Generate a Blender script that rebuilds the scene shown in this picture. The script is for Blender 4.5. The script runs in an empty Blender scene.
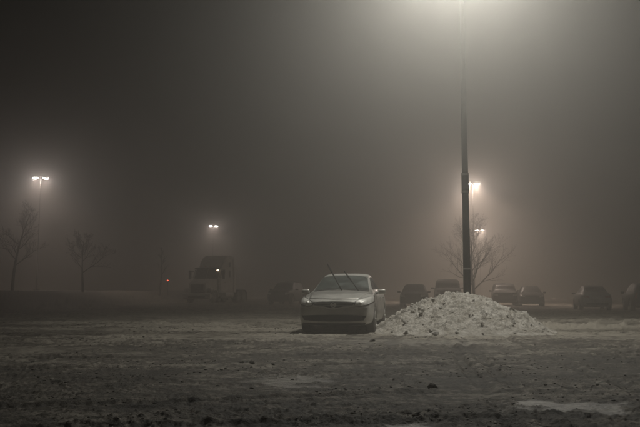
import bpy, bmesh, math, random
import numpy as np
from mathutils import Vector, Matrix
from mathutils.bvhtree import BVHTree

# ------------------------------------------------------------------ camera, world, exposure
scene = bpy.context.scene
COL = scene.collection
F_PX, HORIZON, CAM_H = 764.0, 291.0, 1.0           # measured on the 640 x 427 photograph
cam_d = bpy.data.cameras.new('camera')
cam_d.sensor_width = 36.0
cam_d.lens = 36.0 * F_PX / 640.0
cam_d.clip_start, cam_d.clip_end = 0.05, 2000.0
cam = bpy.data.objects.new('camera', cam_d)
COL.objects.link(cam)
cam.location = (0, 0, CAM_H)
cam.rotation_euler = (math.radians(90) + math.atan((HORIZON - 213.5) / F_PX), 0, 0)
scene.camera = cam

world = bpy.data.worlds.new('World')
scene.world = world
world.use_nodes = True
bgn = world.node_tree.nodes['Background']
bgn.inputs['Color'].default_value = (1.0, 0.80, 0.62, 1)      # night sky over a lit town, even all over
bgn.inputs['Strength'].default_value = 0.001

scene.view_settings.view_transform = 'Standard'
scene.view_settings.look = 'None'
scene.view_settings.exposure = 0.0
scene.view_settings.gamma = 1.0
scene.cycles.use_denoising = True
scene.cycles.volume_bounces = 1
scene.cycles.max_bounces = 6
scene.cycles.diffuse_bounces = 2
scene.cycles.glossy_bounces = 2
scene.cycles.sample_clamp_indirect = 4.0

LAMP_NEAR_W, LAMP_FAR_W = 1980.0, 5200.0
FOG_DENSITY, FOG_G = 0.0182, 0.82
NEAR_COL, FAR_COL = (1.0, 0.975, 0.885), (1.0, 0.77, 0.62)

def at(px, depth):
    return (px - 320.0) * depth / F_PX

# ------------------------------------------------------------------ noise
rng = np.random.RandomState(7)
_perm = rng.permutation(512)
_perm = np.concatenate([_perm, _perm])
_ga = rng.rand(512) * 2 * np.pi
_gx, _gy = np.cos(_ga), np.sin(_ga)

def perlin(x, y):
    xi, yi = np.floor(x).astype(int), np.floor(y).astype(int)
    xf, yf = x - xi, y - yi
    xi &= 511; yi &= 511
    u = xf * xf * xf * (xf * (xf * 6 - 15) + 10)
    v = yf * yf * yf * (yf * (yf * 6 - 15) + 10)
    def g(a, b, dx, dy):
        h = _perm[(_perm[a & 511] + b) & 511]
        return _gx[h] * dx + _gy[h] * dy
    n00 = g(xi, yi, xf, yf); n10 = g(xi + 1, yi, xf - 1, yf)
    n01 = g(xi, yi + 1, xf, yf - 1); n11 = g(xi + 1, yi + 1, xf - 1, yf - 1)
    return ((n00 * (1 - u) + n10 * u) * (1 - v) + (n01 * (1 - u) + n11 * u) * v) * 1.5

def fbm(x, y, octv=4, gain=0.5):
    s, a, t = 0, 1.0, 0
    for k in range(octv):
        s = s + a * perlin(x * 2 ** k + 17.3 * k, y * 2 ** k - 9.1 * k); t += a; a *= gain
    return s / t

def sstep(a, b, x):
    t = np.clip((x - a) / (b - a), 0, 1)
    return t * t * (3 - 2 * t)

# ------------------------------------------------------------------ materials
MATS = {}
def material(name, col, rough=0.6, metal=0.0, var=0.0, scale=8.0, bump=0.0, bscale=40.0, col2=None, frost=0.0, emit=None, estr=0.0, coat=0.0, detail=6.0):
    m = bpy.data.materials.new(name); m.use_nodes = True
    nt = m.node_tree; N = nt.nodes; L = nt.links
    b = N['Principled BSDF']
    b.inputs['Roughness'].default_value = rough
    b.inputs['Metallic'].default_value = metal
    if coat: b.inputs['Coat Weight'].default_value = coat
    tc = N.new('ShaderNodeTexCoord')
    src = None
    if var or col2:
        no = N.new('ShaderNodeTexNoise'); no.inputs['Scale'].default_value = scale; no.inputs['Detail'].default_value = detail
        no.inputs['Roughness'].default_value = 0.65
        L.new(tc.outputs['Object'], no.inputs['Vector'])
        cr = N.new('ShaderNodeValToRGB')
        c2 = col2 or tuple(max(0, c * (1 - var)) for c in col)
        cr.color_ramp.elements[0].position = 0.36; cr.color_ramp.elements[0].color = (*c2, 1)
        cr.color_ramp.elements[1].position = 0.64; cr.color_ramp.elements[1].color = (*col, 1)
        L.new(no.outputs['Fac'], cr.inputs['Fac']); src = cr.outputs['Color']
        mr = N.new('ShaderNodeMapRange'); mr.inputs['To Min'].default_value = max(0, rough - .12); mr.inputs['To Max'].default_value = min(1, rough + .12)
        L.new(no.outputs['Fac'], mr.inputs['Value']); L.new(mr.outputs['Result'], b.inputs['Roughness'])
    if frost:                                            # settled rime on faces that look up
        ge = N.new('ShaderNodeNewGeometry'); sx = N.new('ShaderNodeSeparateXYZ')
        L.new(ge.outputs['Normal'], sx.inputs['Vector'])
        n2 = N.new('ShaderNodeTexNoise'); n2.inputs['Scale'].default_value = 9; n2.inputs['Detail'].default_value = 8
        L.new(tc.outputs['Object'], n2.inputs['Vector'])
        mr = N.new('ShaderNodeMapRange'); mr.inputs['From Min'].default_value = .45; mr.inputs['From Max'].default_value = .98
        L.new(sx.outputs['Z'], mr.inputs['Value'])
        mu = N.new('ShaderNodeMath'); mu.operation = 'MULTIPLY'; L.new(mr.outputs['Result'], mu.inputs[0]); L.new(n2.outputs['Fac'], mu.inputs[1])
        m2 = N.new('ShaderNodeMath'); m2.operation = 'MULTIPLY'; m2.use_clamp = True; m2.inputs[1].default_value = 2 * frost; L.new(mu.outputs[0], m2.inputs[0])
        mx = N.new('ShaderNodeMix'); mx.data_type = 'RGBA'
        mx.inputs['A'].default_value = (*col, 1); mx.inputs['B'].default_value = (.62, .62, .6, 1)
        if src: L.new(src, mx.inputs['A'])
        L.new(m2.outputs[0], mx.inputs['Factor']); src = mx.outputs['Result']
        iv = N.new('ShaderNodeMath'); iv.operation = 'MULTIPLY_ADD'; iv.inputs[1].default_value = -metal; iv.inputs[2].default_value = metal
        L.new(m2.outputs[0], iv.inputs[0]); L.new(iv.outputs[0], b.inputs['Metallic'])
    if src: L.new(src, b.inputs['Base Color'])
    else: b.inputs['Base Color'].default_value = (*col, 1)
    if bump:
        nb = N.new('ShaderNodeTexNoise'); nb.inputs['Scale'].default_value = bscale; nb.inputs['Detail'].default_value = 6
        L.new(tc.outputs['Object'], nb.inputs['Vector'])
        bp = N.new('ShaderNodeBump'); bp.inputs['Strength'].default_value = 1.0; bp.inputs['Distance'].default_value = bump
        L.new(nb.outputs['Fac'], bp.inputs['Height']); L.new(bp.outputs['Normal'], b.inputs['Normal'])
    if emit:
        b.inputs['Emission Color'].default_value = (*emit, 1); b.inputs['Emission Strength'].default_value = estr
    MATS[name] = m
    return m

material('snow_pile', (.42, .40, .365), .85, col2=(.22, .20, .168), scale=3.5, bump=.02, bscale=28)
material('snow_chunk', (.52, .50, .465), .85, col2=(.33, .305, .265), scale=1.3, bump=.015, bscale=30)
material('dirty_clod', (.17, .155, .13), .85, col2=(.07, .062, .05), scale=6, bump=.012, bscale=40)
material('crumb', (.17, .16, .14), .85, col2=(.05, .046, .04), scale=1.7)
material('silver_paint', (.50, .488, .455), .34, metal=.36, var=.2, scale=3.5, frost=.15, coat=.25)
material('grey_paint', (.36, .355, .34), .5, metal=.2, var=.3, scale=3, frost=.3)
material('dark_paint', (.03, .03, .031), .55, var=.4, scale=3, frost=.12)
material('white_paint', (.09, .088, .084), .9, var=.25, scale=2)
material('dull_dark_paint', (.03, .03, .03), .9, var=.3, scale=2)
material('truck_paint', (.62, .61, .57), .5, var=.3, scale=1.5, frost=.2)
material('windshield_frost', (.06, .073, .068), .42, col2=(.014, .018, .017), scale=4, coat=.3, detail=9)
material('dark_glass', (.02, .022, .022), .42, var=.4, scale=6)
material('black_plastic', (.022, .022, .021), .6, var=.3, scale=14)
material('chrome', (.70, .69, .66), .34, metal=.55, var=.2, scale=10)
material('lamp_lens', (.70, .69, .65), .36, metal=.1, var=.3, scale=25, coat=.3)
material('red_lens', (.22, .02, .015), .25, var=.3, scale=12)
material('amber_lens', (.5, .22, .03), .3, var=.2, scale=12)
material('tyre', (.025, .024, .023), .85, col2=(.11, .10, .09), scale=5, bump=.006, bscale=60)
material('alloy', (.33, .32, .30), .4, metal=.6, var=.4, scale=14)
material('underbody', (.012, .012, .012), .9, var=.3, scale=5)
material('pole_steel', (.04, .039, .037), .5, metal=.2, var=.35, scale=4, bump=.003, bscale=30)
material('pole_galvanised', (.06, .059, .056), .55, metal=.2, var=.3, scale=4)
material('pole_band', (.30, .295, .28), .45, metal=.4, var=.3, scale=10)
material('tag', (.45, .45, .43), .6, var=.3, scale=20)
material('bark', (.024, .021, .018), .9, var=.45, scale=9, bump=.01, bscale=25)
material('lens_near', (.9, .9, .85), .3, emit=(1, .97, .9), estr=60)
material('lens_far', (.9, .9, .85), .3, emit=(1, .92, .90), estr=300)
material('red_light', (.6, .05, .03), .3, emit=(1, .10, .05), estr=9)
material('warm_light', (.9, .7, .5), .3, emit=(1, .72, .45), estr=8)
material('small_glint', (.8, .8, .75), .3, emit=(1, .92, .8), estr=1.1)
material('diamond_plate', (.22, .22, .21), .4, metal=.7, var=.3, scale=8)

# ------------------------------------------------------------------ object helpers
def obj(name, data, mat=None, parent=None, smooth=False):
    if isinstance(data, bmesh.types.BMesh):
        me = bpy.data.meshes.new(name); data.normal_update(); data.to_mesh(me); data.free()
    else:
        me = data
    if mat and not me.materials: me.materials.append(MATS[mat])
    if smooth: me.polygons.foreach_set('use_smooth', [True] * len(me.polygons))
    o = bpy.data.objects.new(name, me); COL.objects.link(o)
    if parent: o.parent = parent
    return o

def tag(o, label, cat=None, group=None, kind=None):
    if label: o['label'] = label
    if cat: o['category'] = cat
    if group: o['group'] = group
    if kind: o['kind'] = kind
    return o

def thing(name, label, cat, loc=(0, 0, 0), rz=0.0, group=None):
    o = bpy.data.objects.new(name, None); COL.objects.link(o)
    o.empty_display_size = .3; o.location = loc; o.rotation_euler = (0, 0, rz)
    return tag(o, label, cat, group)

def box(bm, c, s, bev=0.0, seg=2, rot=None):
    r = bmesh.ops.create_cube(bm, size=1.0)
    M = Matrix.Translation(c)
    if rot: M = M @ rot
    M = M @ Matrix.Diagonal((*s, 1))
    bmesh.ops.transform(bm, matrix=M, verts=r['verts'])
    if bev:
        es = list({e for v in r['verts'] for e in v.link_edges})
        bmesh.ops.bevel(bm, geom=es, offset=bev, segments=seg, profile=.5, affect='EDGES', clamp_overlap=True)
    return bm

def mbox(c, s, bev=0.0, seg=2, rot=None):
    return box(bmesh.new(), c, s, bev, seg, rot)

def tube(bm, pts, rads, sides=8, cap=True):
    pts = [Vector(p) for p in pts]; rings = []
    for i, p in enumerate(pts):
        a = pts[max(0, i - 1)]; b = pts[min(len(pts) - 1, i + 1)]
        t = (b - a).normalized()
        up = Vector((0, 0, 1)) if abs(t.z) < .95 else Vector((1, 0, 0))
        u = t.cross(up).normalized(); w = t.cross(u)
        rings.append([bm.verts.new(p + (u * math.cos(2 * math.pi * k / sides) + w * math.sin(2 * math.pi * k / sides)) * rads[i]) for k in range(sides)])
    for a, b in zip(rings, rings[1:]):
        for k in range(sides):
            bm.faces.new((a[k], a[(k + 1) % sides], b[(k + 1) % sides], b[k]))
    if cap:
        bm.faces.new(rings[0][::-1]); bm.faces.new(rings[-1])
    return bm

def lathe_x(bm, prof, n=32, centre=(0, 0, 0)):
    """profile of (x, r) turned round the x axis"""
    rings = []
    for x, r in prof:
        rings.append([bm.verts.new((centre[0] + x, centre[1] + r * math.cos(2 * math.pi * k / n), centre[2] + r * math.sin(2 * math.pi * k / n))) for k in range(n)])
    for a, b in zip(rings, rings[1:]):
        for k in range(n):
            bm.faces.new((a[k], a[(k + 1) % n], b[(k + 1) % n], b[k]))
    bm.faces.new(rings[0][::-1]); bm.faces.new(rings[-1])
    bmesh.ops.recalc_face_normals(bm, faces=bm.faces)
    return bm

def copy_tree(o, parent=None):
    c = o.copy(); COL.objects.link(c); c.parent = parent
    for ch in list(o.children): copy_tree(ch, c)
    return c

# ------------------------------------------------------------------ ground
TRACKS_H = []   # y = a + b x + c x^2 : wheel tracks that run across the view
for a, b, c, wd, dp in [(5.9, .16, .012, .13, .022), (7.3, .18, .012, .13, .022), (8.1, -.22, .016, .15, .026), (9.6, -.24, .016, .15, .026),
                        (10.6, .09, -.004, .16, .028), (12.2, .10, -.004, .16, .028), (13.3, -.30, .010, .18, .030), (14.9, -.28, .010, .18, .030),
                        (15.6, .22, .004, .18, .03), (17.2, .22, .004, .18, .03), (25.0, .05, .002, .25, .05), (27.5, -.03, .001, .25, .05), (31, .04, 0, .3, .06), (36, -.02, 0, .3, .06)]:
    TRACKS_H.append((a, b, c, wd, dp))
TRACKS_V = []   # x = a + b y + c y^2 : tracks that run away from the camera
for a, b, c, wd, dp in [(.72, .12, .0, .085, .030), (1.02, .12, .0, .085, .030), (2.35, .10, .0, .085, .026), (-3.6, .35, -.006, .12, .02), (-2.2, .33, -.006, .12, .02),
                        (-7.5, .30, .0, .14, .02), (9.5, -.35, .01, .14, .02)]:
    TRACKS_V.append((a, b, c, wd, dp))

def ground_base(x, y):
    z = -0.011 * np.clip(x - 5, 0, 60) * sstep(20, 45, y)
    bank = sstep(44, 49.5, y + 1.5 * perlin(x * .11, y * 0 + 3.3)) * (1 - sstep(-17.5, -13.0, x))
    z = z + 1.02 * bank
    z = z + .05 * fbm(x * .22 + 5, y * .22, 3) * sstep(3, 9, y)
    return z

def ice_mask(x, y):
    m = np.zeros_like(x)
    for cx, cy, rx, ry in [(2.22, 6.7, .6, .36), (1.95, 6.95, .35, .22), (.75, 5.4, .25, .35), (-.35, 8.6, .5, .6), (.62, 5.7, .2, .25), (-1.2, 5.3, .35, .3),
                           (-5.2, 13, 1.3, 1.2), (-2.4, 17, 2.2, 1.6), (1.5, 15.2, 2.4, .9), (6.8, 17, 1.8, 1.4)]:
        d = np.sqrt(((x - cx) / rx) ** 2 + ((y - cy) / ry) ** 2) + 1.2 * fbm(x * 3.4 + cx, y * 3.4, 5, .62)
        m = np.maximum(m, 1 - sstep(.45, 1.05, d))
    return m

def ground_detail(x, y):
    """returns relief in metres and a dirt mask (0 clean packed snow .. 1 wet grit)"""
    ice = ice_mask(x, y)
    rough = .25 + 1.35 * sstep(-.2, .25, fbm(x * .45 + 40, y * .7, 4))
    h = .020 * fbm(x * 1.1, y * 1.1 + 50, 4)
    clump = fbm(x * 5.2 + 11, y * 5.2, 3)
    h = h + rough * .036 * np.clip(clump - .16, 0, 1)
    pit = fbm(x * 9.5 - 31, y * 9.5, 3)
    h = h + rough * .031 * np.clip(pit - .18, 0, 1) - rough * .03 * np.clip(-pit - .2, 0, 1)
    h = h + rough * .012 * np.clip(fbm(x * 21 + 3, y * 21 - 8, 2) - .05, 0, 1) + .006 * fbm(x * 38, y * 38 + 7, 2, .7)
    dirt_tone = .47 + .5 * fbm(x * .35 - 3, y * .7 + 9, 4) + .5 * fbm(x * 1.8, y * 2.6, 4) + .85 * fbm(x * 8, y * 10, 4, .68)
    wob = .22 * perlin(x * .5 + 2, y * .5)
    def groove(d, wd, dp, along):
        nonlocal h, dirt_tone
        on = .35 + .65 * sstep(-.25, .2, perlin(along * .33 + dp * 900, d * 0 + wd * 70))
        g = np.exp(-(d / wd) ** 4)
        berm = np.exp(-((np.abs(d) - wd * 1.5) / (wd * .55)) ** 2)
        lug = .30 * np.sin(along * 2 * np.pi / .11 + np.abs(d) / wd * 2.4)
        cl = .5 + 1.3 * np.clip(fbm(along * 4.1 + wd * 50, d * 7, 3), -.3, 1)
        h = h + on * (-dp * g * (1 + lug) + dp * .85 * berm * cl)
        dirt_tone = dirt_tone + on * (.16 * g - .08 * berm)
    for a, b, c, wd, dp in TRACKS_H:
        f = a + b * x + c * x * x; sl = b + 2 * c * x
        d = (y - f + wob * .6) / np.sqrt(1 + sl * sl)
        groove(d, wd, dp, x)
    for a, b, c, wd, dp in TRACKS_V:
        f = a + b * y + c * y * y; sl = b + 2 * c * y
        d = (x - f + wob * .3) / np.sqrt(1 + sl * sl)
        groove(d, wd, dp, y)
    dirt_tone = dirt_tone * (1 - .0 * ice)
    # low windrows of ploughed snow on both sides of the pile
    rid = .16 * np.exp(-((y - 20.6 - .05 * x + .4 * perlin(x * .4, y * 0)) / .45) ** 2) * sstep(5.4, 6.4, x) * (1 - sstep(10, 13, x))
    rid = rid + .10 * np.exp(-((y - 24 - .1 * x + .5 * perlin(x * .3, y * 0 + 9)) / .6) ** 2) * sstep(6, 9, x) * (1 - sstep(16, 20, x))
    rid = rid + .07 * np.exp(-((y - 23 + .1 * x + .5 * perlin(x * .3, y * 0 + 4)) / .8) ** 2) * (1 - sstep(-3, -1.5, x)) * sstep(-12, -8, x)
    lump = .35 + 2.0 * np.clip(fbm(x * 2.6, y * 2.6 + 21, 5, .62) + .12, 0, 1)
    h = h + rid * lump
    dirt_tone = dirt_tone - 3.2 * rid
    # bright band put into the ground colour around the pile and the parked car
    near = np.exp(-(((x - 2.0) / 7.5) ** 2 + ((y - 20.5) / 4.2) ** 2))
    dirt_tone = dirt_tone - .5 * near - .30 * sstep(21, 27, y) - .35 * sstep(43, 48, y) * (1 - sstep(-17.5, -13.0, x))
    h = h * (1 - .8 * ice) - .008 * ice
    dirt_tone = dirt_tone * (1 - .36 * ice)
    return h, np.clip(dirt_tone, 0, 1), ice

def ground_z(x, y):
    x = np.asarray([x], float); y = np.asarray([y], float)
    return float((ground_base(x, y) + ground_detail(x, y)[0])[0])

def build_ground():
    inner = np.linspace(-31, 31, 720)
    th = np.radians(np.concatenate([np.linspace(-180, -31.6, 60, endpoint=False), inner, np.linspace(31.6, 180, 60, endpoint=False)]))
    t = np.linspace(0, 1, 620)
    mid = (3.2 ** -.55 + t * (34 ** -.55 - 3.2 ** -.55)) ** (-1 / .55)
    r = np.concatenate([[.25, .7, 1.2, 1.7, 2.2, 2.6, 2.9, 3.1], mid, 34 * (500 / 34) ** (np.linspace(0, 1, 110)[1:])])
    R, T = np.meshgrid(r, th, indexing='ij')
    X = (R * np.sin(T)).ravel(); Y = (R * np.cos(T)).ravel()
    h, dirt_tone, ice = ground_detail(X, Y)
    fade = 1 - sstep(60, 120, np.hypot(X, Y))
    Z = ground_base(X, Y) + h * fade
    nr, nt = len(r), len(th)
    verts = np.stack([X, Y, Z], 1)
    verts = np.vstack([verts, [[0, 0, float(Z[:nt].mean())]]])
    i = np.arange(nr - 1)[:, None]; j = np.arange(nt)[None, :]
    a = (i * nt + j).ravel(); b = (i * nt + (j + 1) % nt).ravel(); c = ((i + 1) * nt + (j + 1) % nt).ravel(); d = ((i + 1) * nt + j).ravel()
    quads = np.stack([a, d, c, b], 1)
    tris = np.stack([np.full(nt, nr * nt), np.arange(nt), (np.arange(nt) + 1) % nt], 1)
    me = bpy.data.meshes.new('ground')
    me.vertices.add(len(verts)); me.vertices.foreach_set('co', verts.astype(np.float32).ravel())
    loops = np.concatenate([quads.ravel(), tris.ravel()]).astype(np.int32)
    me.loops.add(len(loops)); me.loops.foreach_set('vertex_index', loops)
    nq, ntri = len(quads), len(tris)
    start = np.concatenate([np.arange(nq) * 4, nq * 4 + np.arange(ntri) * 3]).astype(np.int32)
    me.polygons.add(nq + ntri); me.polygons.foreach_set('loop_start', start)
    me.update(calc_edges=True); me.validate()
    for nm, arr in (('grit', dirt_tone), ('ice', ice)):
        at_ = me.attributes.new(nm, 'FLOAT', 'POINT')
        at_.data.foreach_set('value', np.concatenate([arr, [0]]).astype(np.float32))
    me.polygons.foreach_set('use_smooth', [True] * len(me.polygons))
    m = bpy.data.materials.new('packed_snow'); m.use_nodes = True
    N = m.node_tree.nodes; L = m.node_tree.links; b = N['Principled BSDF']
    ag = N.new('ShaderNodeAttribute'); ag.attribute_name = 'grit'
    ai = N.new('ShaderNodeAttribute'); ai.attribute_name = 'ice'
    tc = N.new('ShaderNodeTexCoord')
    no = N.new('ShaderNodeTexNoise'); no.inputs['Scale'].default_value = 14; no.inputs['Detail'].default_value = 8; no.inputs['Roughness'].default_value = .7
    L.new(tc.outputs['Object'], no.inputs['Vector'])
    ad = N.new('ShaderNodeMath'); ad.operation = 'MULTIPLY_ADD'; ad.inputs[1].default_value = .9; ad.inputs[2].default_value = -.45
    L.new(no.outputs['Fac'], ad.inputs[0])
    ad2 = N.new('ShaderNodeMath'); ad2.operation = 'ADD'; ad2.use_clamp = True
    L.new(ad.outputs[0], ad2.inputs[0]); L.new(ag.outputs['Fac'], ad2.inputs[1])
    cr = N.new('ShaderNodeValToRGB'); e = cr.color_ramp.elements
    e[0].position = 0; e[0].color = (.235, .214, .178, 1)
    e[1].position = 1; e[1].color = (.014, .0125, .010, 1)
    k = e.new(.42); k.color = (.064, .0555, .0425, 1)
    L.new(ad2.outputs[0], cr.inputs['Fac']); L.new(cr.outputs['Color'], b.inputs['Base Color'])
    mr = N.new('ShaderNodeMapRange'); mr.inputs['To Min'].default_value = .85; mr.inputs['To Max'].default_value = .6
    L.new(ai.outputs['Fac'], mr.inputs['Value']); L.new(mr.outputs['Result'], b.inputs['Roughness'])
    nb = N.new('ShaderNodeTexNoise'); nb.inputs['Scale'].default_value = 55; nb.inputs['Detail'].default_value = 5
    L.new(tc.outputs['Object'], nb.inputs['Vector'])
    bp = N.new('ShaderNodeBump'); bp.inputs['Distance'].default_value = .01; bp.inputs['Strength'].default_value = .8
    L.new(nb.outputs['Fac'], bp.inputs['Height']); L.new(bp.outputs['Normal'], b.inputs['Normal'])
    me.materials.append(m)
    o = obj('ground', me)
    tag(o, 'dirty packed snow covering the car park, cut by wheel tracks', kind='structure')
build_ground()

# ------------------------------------------------------------------ haze
hz = mbox((0, 170, 5.0), (900, 560, 14.4))
HZ = obj('haze', hz)
hm = bpy.data.materials.new('fog'); hm.use_nodes = True
hm.node_tree.nodes.clear()
ho = hm.node_tree.nodes.new('ShaderNodeOutputMaterial'); hv = hm.node_tree.nodes.new('ShaderNodeVolumePrincipled')
hv.inputs['Color'].default_value = (.95, .925, .88, 1); hv.inputs['Density'].default_value = FOG_DENSITY; hv.inputs['Anisotropy'].default_value = FOG_G
hm.node_tree.links.new(hv.outputs['Volume'], ho.inputs['Volume'])
HZ.data.materials.append(hm)
tag(HZ, 'pale night fog filling the car park', kind='stuff')

# ------------------------------------------------------------------ lumps of snow
def chunk_mesh(seed, n=16, flat=.75):
    r = random.Random(seed); bm = bmesh.new()
    for k in range(n):
        z = 1 - 2 * (k + .5) / n; a = k * 2.39996 + r.uniform(-.3, .3); q = math.sqrt(max(0, 1 - z * z)); s = r.uniform(.72, 1.1)
        bm.verts.new((q * math.cos(a) * s, q * math.sin(a) * s * r.uniform(.8, 1), z * s * flat))
    bmesh.ops.convex_hull(bm, input=bm.verts)
    bmesh.ops.recalc_face_normals(bm, faces=bm.faces)
    me = bpy.data.meshes.new('chunk'); bm.to_mesh(me); bm.free()
    return me
CHUNKS = [chunk_mesh(s) for s in range(8)]
for me in CHUNKS: me.materials.append(MATS['snow_chunk'])

PILE = (3.52, 19.5)
def pile_height(x, y):
    dx, dy = (x - PILE[0]) / 2.36, (y - PILE[1]) / 2.6
    w = .09 * fbm(x * .9, y * .9 + 33, 3)
    r = np.sqrt(dx * dx + dy * dy) + w
    z = .90 * (.55 * (1 - sstep(.05, 1.0, r ** 1.3)) + .45 * np.clip(1.02 - r, 0, 1)) + .05 * (1 - sstep(.8, 1.1, r))
    b = fbm(x * 4.2 + 3, y * 4.2, 3); c = fbm(x * 9.5 + 3, y * 9.5, 2); d = fbm(x * 19 - 5, y * 19, 2)
    lumps = .10 * np.clip(b + .05, -.1, 1) + .085 * np.clip(c, -.15, .6) + .04 * np.clip(d, -.2, .7)
    env = 1 - sstep(.70, 1.05, r)
    return z + lumps * (.25 + .75 * env) * (1 - sstep(.95, 1.2, r)) - .14 * sstep(.98, 1.2, r)

def build_pile():
    n = 380
    gx = np.linspace(-3.6, 3.6, n); X, Y = np.meshgrid(gx + PILE[0], gx * 1.05 + PILE[1], indexing='ij')
    Z = pile_height(X.ravel(), Y.ravel()) + ground_base(X.ravel(), Y.ravel())
    keep = np.hypot((X - PILE[0]) / 3.3, (Y - PILE[1]) / 3.5) < 1
    V = np.stack([X.ravel(), Y.ravel(), Z], 1)
    idx = np.arange(n * n).reshape(n, n)
    k = keep[:-1, :-1] & keep[1:, :-1] & keep[:-1, 1:] & keep[1:, 1:]
    F = np.stack([idx[:-1, :-1][k], idx[1:, :-1][k], idx[1:, 1:][k], idx[:-1, 1:][k]], 1)
    root = thing('snow_pile', 'big pile of dirty ploughed snow heaped round the lamp post', 'snow pile', (PILE[0], PILE[1], 0))
    me = bpy.data.meshes.new('heap'); V[:, 0] -= PILE[0]; V[:, 1] -= PILE[1]
    me.from_pydata(V.tolist(), [], F.tolist()); me.update()
    bm = bmesh.new(); bm.from_mesh(me); bmesh.ops.delete(bm, geom=[v for v in bm.verts if not v.link_faces], context='VERTS')
    h = obj('heap', bm, 'snow_pile', root, smooth=True)
    r = random.Random(3); cnt = 0
    while cnt < 290:
        a = r.uniform(0, 2 * math.pi); q = math.sqrt(r.random()) * 1.02
        x = PILE[0] + 2.3 * q * math.cos(a); y = PILE[1] + 2.6 * q * math.sin(a)
        s = .025 + .06 * r.random() ** 2.0 if cnt > 9 else r.uniform(.10, .16)
        if q > .8: s *= .7
        if math.hypot(x - 3.74, y - 19.5) < .2 + s: continue
        z = float((pile_height(np.array([x]), np.array([y])) + ground_base(np.array([x]), np.array([y])))[0])
        c = obj('snow_chunk', CHUNKS[r.randrange(8)], None, root)
        c.location = (x - PILE[0], y - PILE[1], z - .05 * s); c.rotation_euler = (r.uniform(-.7, .7), r.uniform(-.7, .7), r.uniform(0, 6.3))
        c.scale = (s * r.uniform(.8, 1.3), s * r.uniform(.8, 1.3), s * r.uniform(.7, 1.1)); cnt += 1
build_pile()

# ------------------------------------------------------------------ street lamps
def spot(parent, loc, watts, col, size=154, blend=.7):
    ld = bpy.data.lights.new('reflector_beam', 'SPOT'); ld.energy = watts; ld.color = col
    ld.spot_size = math.radians(size); ld.spot_blend = blend; ld.shadow_soft_size = .03
    o = bpy.data.objects.new('reflector_beam', ld); COL.objects.link(o); o.parent = parent; o.location = loc
    return o

def bulb(parent, loc, watts, col):
    ld = bpy.data.lights.new('bulb', 'POINT'); ld.energy = watts; ld.color = col; ld.shadow_soft_size = .025
    o = bpy.data.objects.new('bulb', ld); COL.objects.link(o); o.parent = parent; o.location = loc
    return o

def lamp_head(root, ang, reach, z, watts, col, lens, glow=.12):
    d = Vector((math.cos(ang), math.sin(ang), 0))
    rot = Matrix.Rotation(ang, 4, 'Z')
    bm = bmesh.new(); tube(bm, [(0, 0, z - .05), tuple(d * reach * .5 + Vector((0, 0, z))), tuple(d * (reach - .2) + Vector((0, 0, z)))], [.028, .028, .028], 8)
    obj('arm', bm, 'pole_steel', root)
    c = d * reach + Vector((0, 0, z))
    hd = obj('lamp_head', mbox((0, 0, .05), (.62, .50, .20), .04, 2, None), 'pole_steel', root)
    hd.location = c; hd.rotation_euler = (0, 0, ang)
    bm = bmesh.new()
    bmesh.ops.create_uvsphere(bm, u_segments=16, v_segments=8, radius=1)
    bmesh.ops.delete(bm, geom=[v for v in bm.verts if v.co.z > .05], context='VERTS')
    bmesh.ops.transform(bm, matrix=Matrix.Diagonal((.25, .20, .09, 1)), verts=bm.verts)
    ln = obj('lens', bm, lens, hd, smooth=True); ln.location = (0, 0, -.05)
    spot(hd, (0, 0, -.165), watts, col)
    bulb(hd, (0, 0, -.165), watts * glow, col)     # below the lens; the housing cuts off what goes up
    return hd

def pole_mesh(h, r0, r1):
    bm = bmesh.new(); n = 14
    tube(bm, [(0, 0, h * k / n) for k in range(n + 1)], [r0 + (r1 - r0) * k / n for k in range(n + 1)], 18)
    return bm

LZ, LZN = 10.9, 10.8
nl = thing('street_lamp', 'tall dark steel lamp post rising out of the snow pile', 'lamp post', (3.74, 19.5, 0), 0, 'car park lamps')
obj('pole', pole_mesh(LZN + .1, .102, .042), 'pole_steel', nl, smooth=True)
obj('base_plate', mbox((0, 0, .03), (.42, .42, .06), .01), 'pole_steel', nl)
sl = bmesh.new(); tube(sl, [(0, 0, 3.53), (0, 0, 3.99)], [.096, .095], 16); obj('access_sleeve', sl, 'pole_steel', nl, smooth=False)
for z in (3.53, 3.99):
    b = bmesh.new(); tube(b, [(0, 0, z - .03), (0, 0, z + .03)], [.101, .101], 20); obj('clamp_band', b, 'pole_band', nl)
b = bmesh.new(); tube(b, [(0, 0, 1.54), (0, 0, 1.59)], [.0975, .0975], 20); obj('tag_strip', b, 'tag', nl)
b = bmesh.new(); tube(b, [(0, 0, LZN + .1), (0, 0, LZN + .16)], [.062, .03], 12); obj('cap', b, 'pole_steel', nl)
lamp_head(nl, math.radians(8), .62, LZN, LAMP_NEAR_W, NEAR_COL, 'lens_near', .06)
lamp_head(nl, math.radians(188), .62, LZN, LAMP_NEAR_W, NEAR_COL, 'lens_near', .06)

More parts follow.
